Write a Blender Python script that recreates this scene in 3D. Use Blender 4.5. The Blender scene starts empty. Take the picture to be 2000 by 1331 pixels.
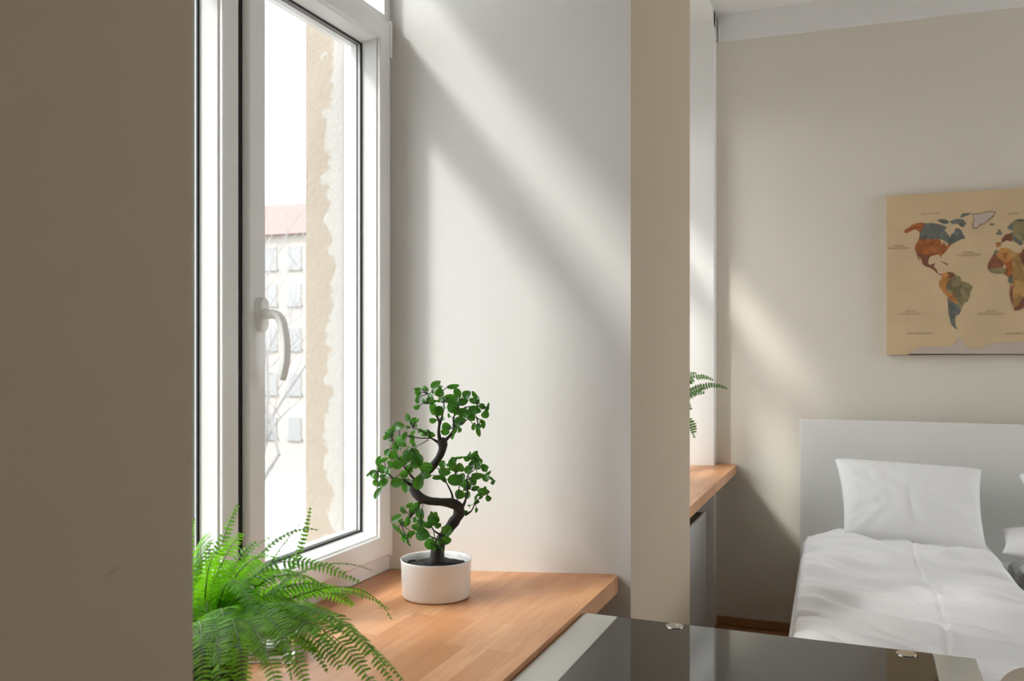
import bpy, bmesh, math, random
from math import sin, cos, pi, radians, sqrt
from mathutils import Vector, Matrix, noise
from mathutils.geometry import tessellate_polygon

# ------------------------------------------------------------------ camera
F = 1800.0; YAW = math.atan(690.0/1800.0); CZ = 1.30; HV = 685.0
SN, CS = sin(YAW), cos(YAW)
sc = bpy.context.scene
COL = sc.collection
cam = bpy.data.objects.new('camera', bpy.data.cameras.new('camera'))
COL.objects.link(cam)
cam.location = (0, 0, CZ); cam.rotation_euler = (pi/2, 0, YAW)
cam.data.sensor_width = 36.0; cam.data.lens = 36.0*F/2000
cam.data.shift_y = (HV-665.5)/2000
cam.data.clip_start = 0.02; cam.data.clip_end = 400
cam.data.dof.use_dof = True; cam.data.dof.focus_distance = 2.05; cam.data.dof.aperture_fstop = 7.0
sc.camera = cam

# ------------------------------------------------------------------ world, sun, exposure
world = bpy.data.worlds.new('overcast_sky'); sc.world = world
world.use_nodes = True
bg = world.node_tree.nodes['Background']
bg.inputs[0].default_value = (0.955, 0.978, 1.0, 1); bg.inputs[1].default_value = 5.9
sun = bpy.data.objects.new('sun', bpy.data.lights.new('sun', 'SUN'))
COL.objects.link(sun)
SUN_DIR = Vector((1, 1.28, -1.31)).normalized()
sun.rotation_euler = SUN_DIR.to_track_quat('-Z', 'Y').to_euler()
sun.data.energy = 3.15; sun.data.angle = radians(7.0); sun.data.color = (1, 0.97, 0.93)
sc.view_settings.view_transform = 'Standard'
sc.view_settings.look = 'None'
sc.view_settings.gamma = 1.0
sc.view_settings.use_curve_mapping = False
sc.view_settings.exposure = 0.0
sc.cycles.use_denoising = True
sc.cycles.max_bounces = 14; sc.cycles.diffuse_bounces = 8
sc.cycles.glossy_bounces = 4; sc.cycles.transmission_bounces = 8
sc.cycles.transparent_max_bounces = 24
sc.cycles.sample_clamp_indirect = 6.0
sc.cycles.caustics_reflective = False; sc.cycles.caustics_refractive = False

# ------------------------------------------------------------------ helpers
def P(u, v, d):
    """photo pixel and distance along the view axis -> place in the room"""
    r = (u-1000)/F
    return Vector((d*(-SN+r*CS), d*(CS+r*SN), CZ-(v-HV)/F*d))

def mat(name, col, rough=0.5, metal=0.0, spec=0.5, noise_amt=0.0, noise_scale=8.0, bump=0.0, bump_scale=60.0, trans=0.0, coat=0.0):
    m = bpy.data.materials.new(name); m.use_nodes = True
    nt = m.node_tree; b = nt.nodes['Principled BSDF']
    b.inputs['Base Color'].default_value = (*col, 1)
    b.inputs['Roughness'].default_value = rough
    b.inputs['Metallic'].default_value = metal
    b.inputs['Specular IOR Level'].default_value = spec
    if coat: b.inputs['Coat Weight'].default_value = coat
    tc = nt.nodes.new('ShaderNodeTexCoord')
    if noise_amt:
        n = nt.nodes.new('ShaderNodeTexNoise'); n.inputs['Scale'].default_value = noise_scale
        n.inputs['Detail'].default_value = 5
        nt.links.new(tc.outputs['Object'], n.inputs['Vector'])
        mx = nt.nodes.new('ShaderNodeMix'); mx.data_type = 'RGBA'
        mx.inputs[6].default_value = (*[c*(1-noise_amt) for c in col], 1)
        mx.inputs[7].default_value = (*[min(1, c*(1+noise_amt)) for c in col], 1)
        nt.links.new(n.outputs['Fac'], mx.inputs[0]); nt.links.new(mx.outputs[2], b.inputs['Base Color'])
    if bump:
        n2 = nt.nodes.new('ShaderNodeTexNoise'); n2.inputs['Scale'].default_value = bump_scale
        n2.inputs['Detail'].default_value = 4
        nt.links.new(tc.outputs['Object'], n2.inputs['Vector'])
        bp = nt.nodes.new('ShaderNodeBump'); bp.inputs['Strength'].default_value = bump
        bp.inputs['Distance'].default_value = 0.002
        nt.links.new(n2.outputs['Fac'], bp.inputs['Height']); nt.links.new(bp.outputs[0], b.inputs['Normal'])
    return m

def leaf_mat(name, c1, c2, ctr, rough=0.4, scale=30, tr=0.35):
    m = bpy.data.materials.new(name); m.use_nodes = True
    nt = m.node_tree; b = nt.nodes['Principled BSDF']; out = nt.nodes['Material Output']
    b.inputs['Roughness'].default_value = rough
    tc = nt.nodes.new('ShaderNodeTexCoord'); n = nt.nodes.new('ShaderNodeTexNoise')
    n.inputs['Scale'].default_value = scale; n.inputs['Detail'].default_value = 2
    nt.links.new(tc.outputs['Object'], n.inputs['Vector'])
    mr = nt.nodes.new('ShaderNodeMapRange'); mr.inputs[1].default_value = .35; mr.inputs[2].default_value = .65
    nt.links.new(n.outputs['Fac'], mr.inputs[0])
    mx = nt.nodes.new('ShaderNodeMix'); mx.data_type = 'RGBA'
    mx.inputs[6].default_value = (*c1, 1); mx.inputs[7].default_value = (*c2, 1)
    nt.links.new(mr.outputs[0], mx.inputs[0]); nt.links.new(mx.outputs[2], b.inputs['Base Color'])
    t = nt.nodes.new('ShaderNodeBsdfTranslucent'); t.inputs[0].default_value = (*ctr, 1)
    ms = nt.nodes.new('ShaderNodeMixShader'); ms.inputs[0].default_value = tr
    nt.links.new(b.outputs[0], ms.inputs[1]); nt.links.new(t.outputs[0], ms.inputs[2])
    nt.links.new(ms.outputs[0], out.inputs[0])
    return m

def glass_mat(name, tint=(0.97, 0.99, 0.98), refl=1.5, rough=0.0, frost=0.0, frost_col=(.6, .62, .58)):
    m = bpy.data.materials.new(name); m.use_nodes = True
    nt = m.node_tree; nt.nodes.remove(nt.nodes['Principled BSDF']); out = nt.nodes['Material Output']
    t = nt.nodes.new('ShaderNodeBsdfTransparent'); t.inputs[0].default_value = (*tint, 1)
    g = nt.nodes.new('ShaderNodeBsdfGlossy'); g.inputs['Roughness'].default_value = rough
    lw = nt.nodes.new('ShaderNodeLayerWeight'); lw.inputs['Blend'].default_value = .5
    pw = nt.nodes.new('ShaderNodeMath'); pw.operation = 'POWER'; pw.inputs[1].default_value = 4.5
    nt.links.new(lw.outputs['Facing'], pw.inputs[0])
    fr = nt.nodes.new('ShaderNodeMapRange'); fr.inputs[3].default_value = ((refl-1)/(refl+1))**2; fr.inputs[4].default_value = .9
    nt.links.new(pw.outputs[0], fr.inputs[0])
    ms = nt.nodes.new('ShaderNodeMixShader')
    nt.links.new(fr.outputs[0], ms.inputs[0])
    src = t
    if frost:
        d = nt.nodes.new('ShaderNodeBsdfDiffuse'); d.inputs[0].default_value = (*frost_col, 1)
        m2 = nt.nodes.new('ShaderNodeMixShader'); m2.inputs[0].default_value = frost
        nt.links.new(t.outputs[0], m2.inputs[1]); nt.links.new(d.outputs[0], m2.inputs[2]); src = m2
    nt.links.new(src.outputs[0], ms.inputs[1]); nt.links.new(g.outputs[0], ms.inputs[2])
    nt.links.new(ms.outputs[0], out.inputs[0])
    return m

def obj(name, bm, mats, parent=None, smooth=False, bevel=0.0, subsurf=0, bseg=2):
    me = bpy.data.meshes.new(name)
    bmesh.ops.recalc_face_normals(bm, faces=bm.faces)
    bm.to_mesh(me); bm.free()
    if not isinstance(mats, (list, tuple)): mats = [mats]
    for m in mats: me.materials.append(m)
    if smooth:
        for p in me.polygons: p.use_smooth = True
    o = bpy.data.objects.new(name, me); COL.objects.link(o)
    if parent is not None:
        o.parent = parent; o.matrix_parent_inverse = Matrix.Translation(-parent.location)
    if bevel:
        md = o.modifiers.new('bevel', 'BEVEL'); md.width = bevel; md.segments = bseg; md.limit_method = 'ANGLE'
        md.angle_limit = radians(40)
    if subsurf:
        md = o.modifiers.new('subdivision', 'SUBSURF'); md.levels = subsurf; md.render_levels = subsurf
    return o

def thing(name, loc, label=None, cat=None, group=None, kind=None):
    o = bpy.data.objects.new(name, None); COL.objects.link(o); o.location = loc
    o.empty_display_size = 0.05
    if label: o['label'] = label
    if cat: o['category'] = cat
    if group: o['group'] = group
    if kind: o['kind'] = kind
    return o

def tag(o, label=None, cat=None, group=None, kind=None):
    if label: o['label'] = label
    if cat: o['category'] = cat
    if group: o['group'] = group
    if kind: o['kind'] = kind
    return o

def box(bm, x0, x1, y0, y1, z0, z1, mi=0):
    vs = [bm.verts.new(p) for p in ((x0,y0,z0),(x1,y0,z0),(x1,y1,z0),(x0,y1,z0),(x0,y0,z1),(x1,y0,z1),(x1,y1,z1),(x0,y1,z1))]
    for f in ((0,3,2,1),(4,5,6,7),(0,1,5,4),(1,2,6,5),(2,3,7,6),(3,0,4,7)):
        bm.faces.new([vs[i] for i in f]).material_index = mi
    return vs

def prism(bm, poly, z0, z1, mi=0):
    lo = [bm.verts.new((x, y, z0)) for x, y in poly]; hi = [bm.verts.new((x, y, z1)) for x, y in poly]
    n = len(poly); fs = []
    for i in range(n):
        fs.append(bm.faces.new([lo[i], lo[(i+1) % n], hi[(i+1) % n], hi[i]]))
    tris = tessellate_polygon([[Vector((x, y, 0)) for x, y in poly]])
    for a, b, c in tris:
        fs.append(bm.faces.new([lo[a], lo[b], lo[c]])); fs.append(bm.faces.new([hi[a], hi[b], hi[c]]))
    for f in fs: f.material_index = mi
    return fs

def rect_ring(bm, prof, y0, y1, z0, z1, mi=0):
    """mitred frame round a window: prof = closed list of (inset, x)"""
    rings = []
    for ins, x in prof:
        rings.append([bm.verts.new((x, y, z)) for y, z in ((y0+ins, z0+ins), (y1-ins, z0+ins), (y1-ins, z1-ins), (y0+ins, z1-ins))])
    n = len(rings)
    for i in range(n):
        a, b = rings[i], rings[(i+1) % n]
        for k in range(4):
            bm.faces.new([a[k], a[(k+1) % 4], b[(k+1) % 4], b[k]]).material_index = mi

def tube(bm, pts, rads, seg=8, mi=0, caps=True):
    pts = [Vector(p) for p in pts]
    if not isinstance(rads, (list, tuple)): rads = [rads]*len(pts)
    rings = []; ref = None
    for i, p in enumerate(pts):
        t = (pts[min(i+1, len(pts)-1)] - pts[max(i-1, 0)]).normalized()
        if ref is None:
            ref = t.orthogonal().normalized()
        else:
            ref = (ref - t*ref.dot(t)).normalized()
        b = t.cross(ref)
        rings.append([bm.verts.new(p + (ref*cos(2*pi*k/seg) + b*sin(2*pi*k/seg))*rads[i]) for k in range(seg)])
    for i in range(len(rings)-1):
        for k in range(seg):
            bm.faces.new([rings[i][k], rings[i][(k+1) % seg], rings[i+1][(k+1) % seg], rings[i+1][k]]).material_index = mi
    if caps:
        bm.faces.new(rings[0]).material_index = mi; bm.faces.new(rings[-1]).material_index = mi

def smooth_path(pts, rads, n=4):
    """Catmull-Rom through points with radii"""
    out, ro = [], []
    N = len(pts)
    for i in range(N-1):
        p0, p1, p2, p3 = pts[max(i-1, 0)], pts[i], pts[i+1], pts[min(i+2, N-1)]
        for k in range(n):
            t = k/n
            out.append(0.5*((2*p1)+(p2-p0)*t+(2*p0-5*p1+4*p2-p3)*t*t+(3*p1-p0-3*p2+p3)*t*t*t))
            ro.append(rads[i]*(1-t)+rads[i+1]*t)
    out.append(pts[-1]); ro.append(rads[-1])
    return out, ro

def lathe(bm, prof, c, seg=48, mi=0):
    rings = []
    for r, z in prof:
        if r < 1e-6: rings.append([bm.verts.new((c[0], c[1], c[2]+z))])
        else: rings.append([bm.verts.new((c[0]+r*cos(2*pi*k/seg), c[1]+r*sin(2*pi*k/seg), c[2]+z)) for k in range(seg)])
    for a, b in zip(rings, rings[1:]):
        for k in range(seg):
            k2 = (k+1) % seg
            if len(a) == 1 and len(b) == 1: continue
            if len(a) == 1: f = [a[0], b[k2], b[k]]
            elif len(b) == 1: f = [a[k], a[k2], b[0]]
            else: f = [a[k], a[k2], b[k2], b[k]]
            bm.faces.new(f).material_index = mi

# ------------------------------------------------------------------ materials
M_white = mat('white_plaster', (0.80, 0.79, 0.765), 0.75, noise_amt=0.015, noise_scale=3, bump=0.12, bump_scale=140)
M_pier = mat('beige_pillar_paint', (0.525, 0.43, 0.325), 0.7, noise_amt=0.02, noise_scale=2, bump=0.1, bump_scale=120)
M_cream = mat('cream_paint', (0.70, 0.655, 0.575), 0.7, noise_amt=0.02, noise_scale=2, bump=0.1, bump_scale=120)
M_taupe = mat('taupe_paint', (0.30, 0.235, 0.18), 0.7, bump=0.1, bump_scale=120)
M_ceil = mat('ceiling_white', (0.78, 0.775, 0.76), 0.8, bump=0.05)
M_ext = mat('exterior_plaster', (0.285, 0.24, 0.19), 0.9, noise_amt=0.08, noise_scale=14, bump=1.0, bump_scale=70)
M_pvc = mat('white_plastic_frame', (0.85, 0.85, 0.845), 0.28, spec=0.5)
M_gasket = mat('black_rubber', (0.008, 0.008, 0.008), 0.6)
M_spacer = mat('grey_spacer', (0.62, 0.61, 0.61), 0.4)
M_glass = glass_mat('window_glass', (0.97, 0.985, 0.98), 1.45)
M_strip = mat('weathered_outer_strip', (0.235, 0.205, 0.205), 0.6, noise_amt=.1, noise_scale=40)
M_dark = mat('dark_shadow_gap', (0.03, 0.03, 0.03), 0.8)
M_pot = mat('white_ceramic', (0.82, 0.81, 0.79), 0.22, coat=0.3)
M_trunk = mat('dark_bark', (0.024, 0.018, 0.015), 0.75, noise_amt=0.5, noise_scale=60, bump=1.0, bump_scale=160)
M_soil = mat('dark_soil', (0.022, 0.020, 0.020), 0.95, noise_amt=0.7, noise_scale=260, bump=1.0, bump_scale=300)
M_leaf = leaf_mat('bonsai_leaf', (0.016, 0.055, 0.014), (0.06, 0.19, 0.030), (0.12, 0.42, 0.03), 0.25, 32, 0.28)
M_fern = leaf_mat('fern_leaf', (0.012, 0.07, 0.006), (0.16, 0.42, 0.02), (0.30, 0.78, 0.02), 0.6, 70, 0.42)
M_rachis = mat('fern_stem', (0.09, 0.13, 0.03), 0.5)
M_blackpot = mat('black_plastic', (0.012, 0.013, 0.016), 0.35)
M_sheet = mat('white_bed_linen', (0.80, 0.80, 0.815), 0.85, noise_amt=0.01, bump=0.15, bump_scale=400)
M_bed = mat('white_lacquered_board', (0.79, 0.785, 0.755), 0.35)
M_matt = mat('mattress_fabric', (0.75, 0.75, 0.74), 0.9)
M_towel = mat('taupe_terry', (0.42, 0.36, 0.29), 0.95, bump=0.8, bump_scale=500)
M_towel2 = mat('dark_taupe_terry', (0.14, 0.115, 0.09), 0.95, bump=0.8, bump_scale=500)
M_blackglass = mat('black_glass', (0.012, 0.012, 0.011), 0.03, spec=0.5, coat=0.0)
M_blackglass.node_tree.nodes['Principled BSDF'].inputs['IOR'].default_value = 1.75
M_steel = mat('brushed_steel', (0.72, 0.72, 0.70), 0.22, metal=1.0)
M_frost = glass_mat('greenish_border_glass', (0.75, 0.78, 0.75), 1.5, 0.02, 0.65, (0.66, 0.64, 0.59))
M_clear = glass_mat('clear_thick_glass', (0.93, 0.96, 0.95), 1.5, 0.0, 0.04, (.8, .85, .82))
M_cab = mat('white_cabinet_laminate', (0.62, 0.62, 0.63), 0.4)
M_brownwood = mat('dark_brown_wood', (0.10, 0.065, 0.045), 0.5, noise_amt=0.2, noise_scale=20)
M_base = mat('baseboard_wood', (0.36, 0.20, 0.09), 0.4, noise_amt=0.15, noise_scale=10)
M_bld = mat('pale_facade', (0.30, 0.272, 0.245), 0.9, noise_amt=0.04, noise_scale=0.6)
M_roof = mat('faded_red_roof', (0.185, 0.115, 0.105), 0.9, noise_amt=0.08, noise_scale=1.5)
M_bwin = mat('distant_window', (0.20, 0.20, 0.20), 0.3)
M_bare = mat('bare_bark', (0.17, 0.16, 0.155), 0.9)
M_ground = mat('pale_ground', (0.27, 0.26, 0.25), 0.95, noise_amt=0.15, noise_scale=0.3)

def add_peeling(m):
    # paler patches of lime near the window side of the jamb, with ragged edges
    nt = m.node_tree; b = nt.nodes['Principled BSDF']; L = nt.links.new
    prev = b.inputs['Base Color'].links[0].from_socket
    tc = nt.nodes.new('ShaderNodeTexCoord'); sp = nt.nodes.new('ShaderNodeSeparateXYZ'); L(tc.outputs['Object'], sp.inputs[0])
    n = nt.nodes.new('ShaderNodeTexNoise'); n.inputs['Scale'].default_value = 16; n.inputs['Detail'].default_value = 6; L(tc.outputs['Object'], n.inputs['Vector'])
    ad = nt.nodes.new('ShaderNodeMath'); ad.operation = 'MULTIPLY_ADD'; ad.inputs[1].default_value = .16; L(n.outputs['Fac'], ad.inputs[0]); L(sp.outputs[0], ad.inputs[2])
    mr = nt.nodes.new('ShaderNodeMapRange'); L(ad.outputs[0], mr.inputs[0]); mr.inputs[1].default_value = -1.148; mr.inputs[2].default_value = -1.138
    mx = nt.nodes.new('ShaderNodeMix'); mx.data_type = 'RGBA'; L(mr.outputs[0], mx.inputs[0]); L(prev, mx.inputs[6])
    mx.inputs[7].default_value = (.34, .325, .30, 1); L(mx.outputs[2], b.inputs['Base Color'])
add_peeling(M_ext)

def wood_mat(name, c1, c2, c3, along=1, stave=0.045, length=0.42, rough=0.38):
    m = bpy.data.materials.new(name); m.use_nodes = True
    nt = m.node_tree; b = nt.nodes['Principled BSDF']; L = nt.links.new
    tc = nt.nodes.new('ShaderNodeTexCoord'); sp = nt.nodes.new('ShaderNodeSeparateXYZ'); L(tc.outputs['Object'], sp.inputs[0])
    cb = nt.nodes.new('ShaderNodeCombineXYZ')
    L(sp.outputs[1 if along == 1 else 0], cb.inputs[0]); L(sp.outputs[0 if along == 1 else 1], cb.inputs[1])
    br = nt.nodes.new('ShaderNodeTexBrick'); L(cb.outputs[0], br.inputs['Vector'])
    br.offset = 0.37; br.inputs['Scale'].default_value = 1.0
    br.inputs['Brick Width'].default_value = length; br.inputs['Row Height'].default_value = stave
    br.inputs['Mortar Size'].default_value = 0.0004; br.inputs['Mortar Smooth'].default_value = 1.0
    br.inputs['Color1'].default_value = (*c1, 1); br.inputs['Color2'].default_value = (*c2, 1)
    br.inputs['Mortar'].default_value = (*[c*0.75 for c in c3], 1)
    mp = nt.nodes.new('ShaderNodeMapping'); L(cb.outputs[0], mp.inputs[0]); mp.inputs['Scale'].default_value = (6, 70, 6)
    n = nt.nodes.new('ShaderNodeTexNoise'); L(mp.outputs[0], n.inputs['Vector']); n.inputs['Scale'].default_value = 1.0
    n.inputs['Detail'].default_value = 6; n.inputs['Distortion'].default_value = 0.6
    mr = nt.nodes.new('ShaderNodeMapRange'); L(n.outputs['Fac'], mr.inputs[0]); mr.inputs[1].default_value = .4; mr.inputs[2].default_value = .75
    mr.inputs[3].default_value = 0; mr.inputs[4].default_value = 0.55
    mx = nt.nodes.new('ShaderNodeMix'); mx.data_type = 'RGBA'
    L(mr.outputs[0], mx.inputs[0]); L(br.outputs['Color'], mx.inputs[6]); mx.inputs[7].default_value = (*c3, 1)
    L(mx.outputs[2], b.inputs['Base Color']); b.inputs['Roughness'].default_value = rough
    return m
M_top = wood_mat('oiled_butcher_block', (0.64, 0.335, 0.165), (0.49, 0.22, 0.092), (0.40, 0.165, 0.07))
M_floor = wood_mat('oak_floor', (0.42, 0.23, 0.11), (0.34, 0.18, 0.08), (0.26, 0.13, 0.06), 1, 0.09, 0.9, 0.35)

# scuff on the near pillar's paint
def add_scuff(m, c, half):
    nt = m.node_tree; b = nt.nodes['Principled BSDF']; L = nt.links.new
    prev = b.inputs['Base Color'].links[0].from_socket
    tc = nt.nodes.new('ShaderNodeTexCoord'); mp = nt.nodes.new('ShaderNodeMapping'); L(tc.outputs['Object'], mp.inputs[0])
    mp.vector_type = 'TEXTURE'; mp.inputs['Location'].default_value = c; mp.inputs['Scale'].default_value = half
    mp.inputs['Rotation'].default_value = (radians(22), 0, 0)
    ln = nt.nodes.new('ShaderNodeVectorMath'); ln.operation = 'LENGTH'; L(mp.outputs[0], ln.inputs[0])
    mr = nt.nodes.new('ShaderNodeMapRange'); L(ln.outputs['Value'], mr.inputs[0]); mr.inputs[1].default_value = 0; mr.inputs[2].default_value = 1
    mr.inputs[3].default_value = 0.6; mr.inputs[4].default_value = 0
    mx = nt.nodes.new('ShaderNodeMix'); mx.data_type = 'RGBA'; L(mr.outputs[0], mx.inputs[0]); L(prev, mx.inputs[6])
    mx.inputs[7].default_value = (0.16, 0.14, 0.12, 1); L(mx.outputs[2], b.inputs['Base Color'])
add_scuff(M_pier, (-0.53, 0.541, 1.133), (0.05, 0.012, 0.0015))

# ------------------------------------------------------------------ the room shell
WT = 0.765                    # worktop height
YF, XR, YN, ZC = 4.43, 3.3, -2.6, 2.89
XO = -1.288
SOF = 2.82
def wall_left():
    bm = bmesh.new()
    near = [(-.53, YN), (-.53, .63), (-1.087, .79), (-1.165, .79), (-1.165, .86), (XO, .86), (XO, YN)]
    mid = [(-.523, 2.156), (-.523, 2.95), (-1.087, 3.06), (-1.165, 3.06), (-1.165, 3.12), (XO, 3.12), (XO, 1.94), (-1.165, 1.94), (-1.165, 2.0), (-1.087, 2.0)]
    far = [(-.66, 4.35), (-.66, YF+.2), (XO, YF+.2), (XO, 4.18), (-1.165, 4.18), (-1.165, 4.24), (-1.087, 4.24)]
    for poly in (near, mid, far): prism(bm, poly, 0, ZC)
    # parapets below the windows
    box(bm, -1.165, -1.02, .6, 2.12, 0, WT-.042); box(bm, XO, -1.165, .8, 2.0, 0, WT-.03)
    box(bm, -1.165, -1.02, 2.97, 4.30, 0, WT-.042); box(bm, XO, -1.165, 3.0, 4.3, 0, WT-.03)
    # lintels
    box(bm, -1.165, -.53, .5, 2.2, SOF, ZC); box(bm, XO, -1.165, .7, 2.0, 2.66, ZC)
    box(bm, -1.165, -.66, 2.9, 4.40, SOF, ZC); box(bm, XO, -1.165, 3.0, 4.3, 2.66, ZC)
    bm.normal_update()
    bmesh.ops.recalc_face_normals(bm, faces=bm.faces)
    for f in bm.faces:
        c = f.calc_center_median(); n = f.normal
        f.material_index = 0
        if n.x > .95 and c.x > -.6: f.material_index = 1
        if c.x < -1.16 and (abs(n.y) > .9 or n.x < -.9 or abs(n.z) > .9): f.material_index = 2
    o = obj('wall_left', bm, [M_white, M_pier, M_ext]); o['kind'] = 'structure'
wall_left()

bm = bmesh.new(); box(bm, XO, XR+.2, YF, YF+.2, -.1, 2.76); o = obj('wall_back', bm, M_cream); o['kind'] = 'structure'
bm = bmesh.new(); box(bm, -.645, XR, YF-.012, YF+.15, 2.76, ZC); o = obj('trim_1', bm, M_ceil); o['kind'] = 'structure'
bm = bmesh.new()
RW = (2.6, 4.3, .5, 2.6)  # opening for the unseen window added as fill light
box(bm, XR, XR+.2, YN-.2, RW[0], -.1, ZC); box(bm, XR, XR+.2, RW[1], YF, -.1, ZC)
box(bm, XR, XR+.2, RW[0], RW[1], -.1, RW[2]); box(bm, XR, XR+.2, RW[0], RW[1], RW[3], ZC)
o = obj('wall_right', bm, M_cream); o['kind'] = 'structure'
bm = bmesh.new(); box(bm, XO, XR, YN-.2, YN, -.1, ZC); o = obj('wall_front', bm, M_taupe); o['kind'] = 'structure'
bm = bmesh.new(); box(bm, XO, XR+.2, YN-.2, YF+.2, -.12, 0); o = obj('floor', bm, M_floor); o['kind'] = 'structure'
bm = bmesh.new(); box(bm, XO, XR+.2, YN-.2, YF+.2, ZC, ZC+.15); o = obj('ceiling', bm, M_ceil); o['kind'] = 'structure'
bm = bmesh.new(); box(bm, -.655, XR-.02, YF-.014, YF-.0005, .0005, .045); o = obj('baseboard_back', bm, M_base, bevel=.004); o['kind'] = 'structure'

# ------------------------------------------------------------------ windows
GB = 0.064
def sash(parent, name, y0, y1, z0, z1, xf, handle_at=None, hinge=False):
    """xf = face towards the room"""
    b = xf-.09
    prof = [(0, xf-.02), (0, xf-.003), (.003, xf), (.048, xf), (.050, xf-.002), (.050, xf-.007), (.054, xf-.009), (.056, xf-.016), (GB-.002, xf-.038), (GB, xf-.041), (GB, b), (.03, b), (.03, xf-.02)]
    bm = bmesh.new(); rect_ring(bm, prof, y0, y1, z0, z1)
    s = obj(name, bm, M_pvc, parent)
    bm = bmesh.new(); rect_ring(bm, [(GB-.003, xf-.0395), (GB+.0035, xf-.042), (GB+.0035, xf-.0455), (GB-.001, xf-.0455)], y0, y1, z0, z1)
    obj('gasket', bm, M_gasket, s)
    bm = bmesh.new(); rect_ring(bm, [(GB-.001, xf-.054), (GB+.005, xf-.054), (GB+.005, xf-.068), (GB-.001, xf-.068)], y0, y1, z0, z1)
    obj('glazing_spacer', bm, M_spacer, s)
    bm = bmesh.new(); box(bm, xf-.050, xf-.046, y0+GB-.004, y1-GB+.004, z0+GB-.004, z1-GB+.004)
    obj('glass_pane', bm, M_glass, s)
    if handle_at: lever(s, *handle_at, xf)
    if hinge:
        for za, zb in ((z0-.004, z0+.075), (z1-.085, z1+.004)):
            bm = bmesh.new(); box(bm, xf-.018, xf+.001, y1-.002, y1+.008, za, zb)
            tube(bm, [(xf-.004, y1+.003, za), (xf-.004, y1+.003, zb)], .0055, 10)
            obj('hinge', bm, M_pvc, s, bevel=.0008)
    return s

def lever(parent, y, z, xf):
    bm = bmesh.new()
    # oval back plate
    prof = []
    for k in range(24):
        a = 2*pi*k/24
        prof.append((y+.0145*cos(a), z + (.0185 if sin(a) > 0 else -.0185) + .0145*sin(a)))
    lo = [bm.verts.new((xf, p[0], p[1])) for p in prof]
    mid = [bm.verts.new((xf+.008, p[0], p[1])) for p in prof]
    hi = [bm.verts.new((xf+.011, y+(p[0]-y)*.82, z+(p[1]-z)*.92)) for p in prof]
    for a, b in ((lo, mid), (mid, hi)):
        for k in range(24): bm.faces.new([a[k], a[(k+1) % 24], b[(k+1) % 24], b[k]])
    bm.faces.new(hi); bm.faces.new(lo)
    # neck, then the curved grip hanging down
    tube(bm, [(xf+.008, y, z+.001), (xf+.028, y, z+.001), (xf+.036, y, z-.001)], [.0105, .0095, .009], 14)
    pts = [(xf+.030, y-.004, z+.004), (xf+.040, y-.001, z-.002), (xf+.047, y+.001, z-.014), (xf+.052, y+.002, z-.034), (xf+.0545, y+.003, z-.058), (xf+.054, y+.003, z-.084), (xf+.050, y+.002, z-.108), (xf+.046, y+.001, z-.122)]
    pp, rr = smooth_path([Vector(p) for p in pts], [1]*len(pts), 4)
    rings = []
    for i, p in enumerate(pp):
        t = (pp[min(i+1, len(pp)-1)]-pp[max(i-1, 0)]).normalized()
        w = Vector((0, 1, 0)); nrm = t.cross(w).normalized()
        fa = min(1, i/4)
        wa, tb = .0100*(.75+.25*fa), .0072*(.9+.1*fa)
        ring = []
        for k in range(16):
            a = 2*pi*k/16
            ca, sa = cos(a), sin(a)
            ca = math.copysign(abs(ca)**.6, ca); sa = math.copysign(abs(sa)**.6, sa)
            ring.append(bm.verts.new(p + w*wa*ca + nrm*tb*sa))
        rings.append(ring)
    for a, b in zip(rings, rings[1:]):
        for k in range(16): bm.faces.new([a[k], a[(k+1) % 16], b[(k+1) % 16], b[k]])
    bm.faces.new(rings[0]); bm.faces.new(rings[-1])
    h = obj('handle', bm, M_pvc, parent, smooth=True)
    md = h.modifiers.new('edge', 'EDGE_SPLIT'); md.split_angle = radians(38)

def window(name, y0, y1, ym, handle=None):
    w = thing(name, (-1.12, (y0+y1)/2, WT), kind='structure')
    bm = bmesh.new()
    xf = -1.087; xb = -1.164
    # head, sill and jambs, transom, all one welded frame
    box(bm, xb, xf, y0+.0005, y1-.0005, WT+.0003, .835)
    box(bm, xb, xf, y0+.0005, y1-.0005, 2.062, 2.105)
    box(bm, xb, xf+.03, y0+.0005, y1-.0005, 2.40, SOF-.0005)
    box(bm, xb, xf, y0+.0005, y0+.030, .835, 2.40); box(bm, xb, xf, y1-.030, y1-.0005, .835, 2.40)
    box(bm, xb, xf-.02, ym-.02, ym+.02, .835, 2.062)
    obj('window_frame', bm, M_pvc, w, bevel=.0012)
    # outer metal guide strip seen through the glass
    bm = bmesh.new(); box(bm, -1.177, -1.1655, y1-.072, y1-.0605, WT, 2.39); obj('outer_strip', bm, M_strip, w)
    bm = bmesh.new(); box(bm, xf-.001, xf+.0015, ym-.012, ym-.0005, .81, 2.09); obj('centre_gasket', bm, M_gasket, w)
    sash(w, 'left_sash', y0+.012, ym-.006, .808, 2.091, -1.0855)
    sash(w, 'right_sash', ym, y1-.028, .808, 2.091, -1.07, handle, True)
    bm = bmesh.new(); rect_ring(bm, [(0, xf+.002), (.028, xf+.002), (.032, xf-.02), (.032, xf-.05), (0, xf-.05)], y0+.002, y1-.002, 2.084, 2.42)
    us = obj('upper_light', bm, M_pvc, w, bevel=.001)
    bm = bmesh.new(); box(bm, xf-.042, xf-.038, y0+.03, y1-.03, 2.11, 2.395); obj('glass_pane', bm, M_glass, us)
    return w
window('window_1', .79, 2.0, 1.426, (1.459, 1.368))
window('window_2', 3.06, 4.24, 3.66)

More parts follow.
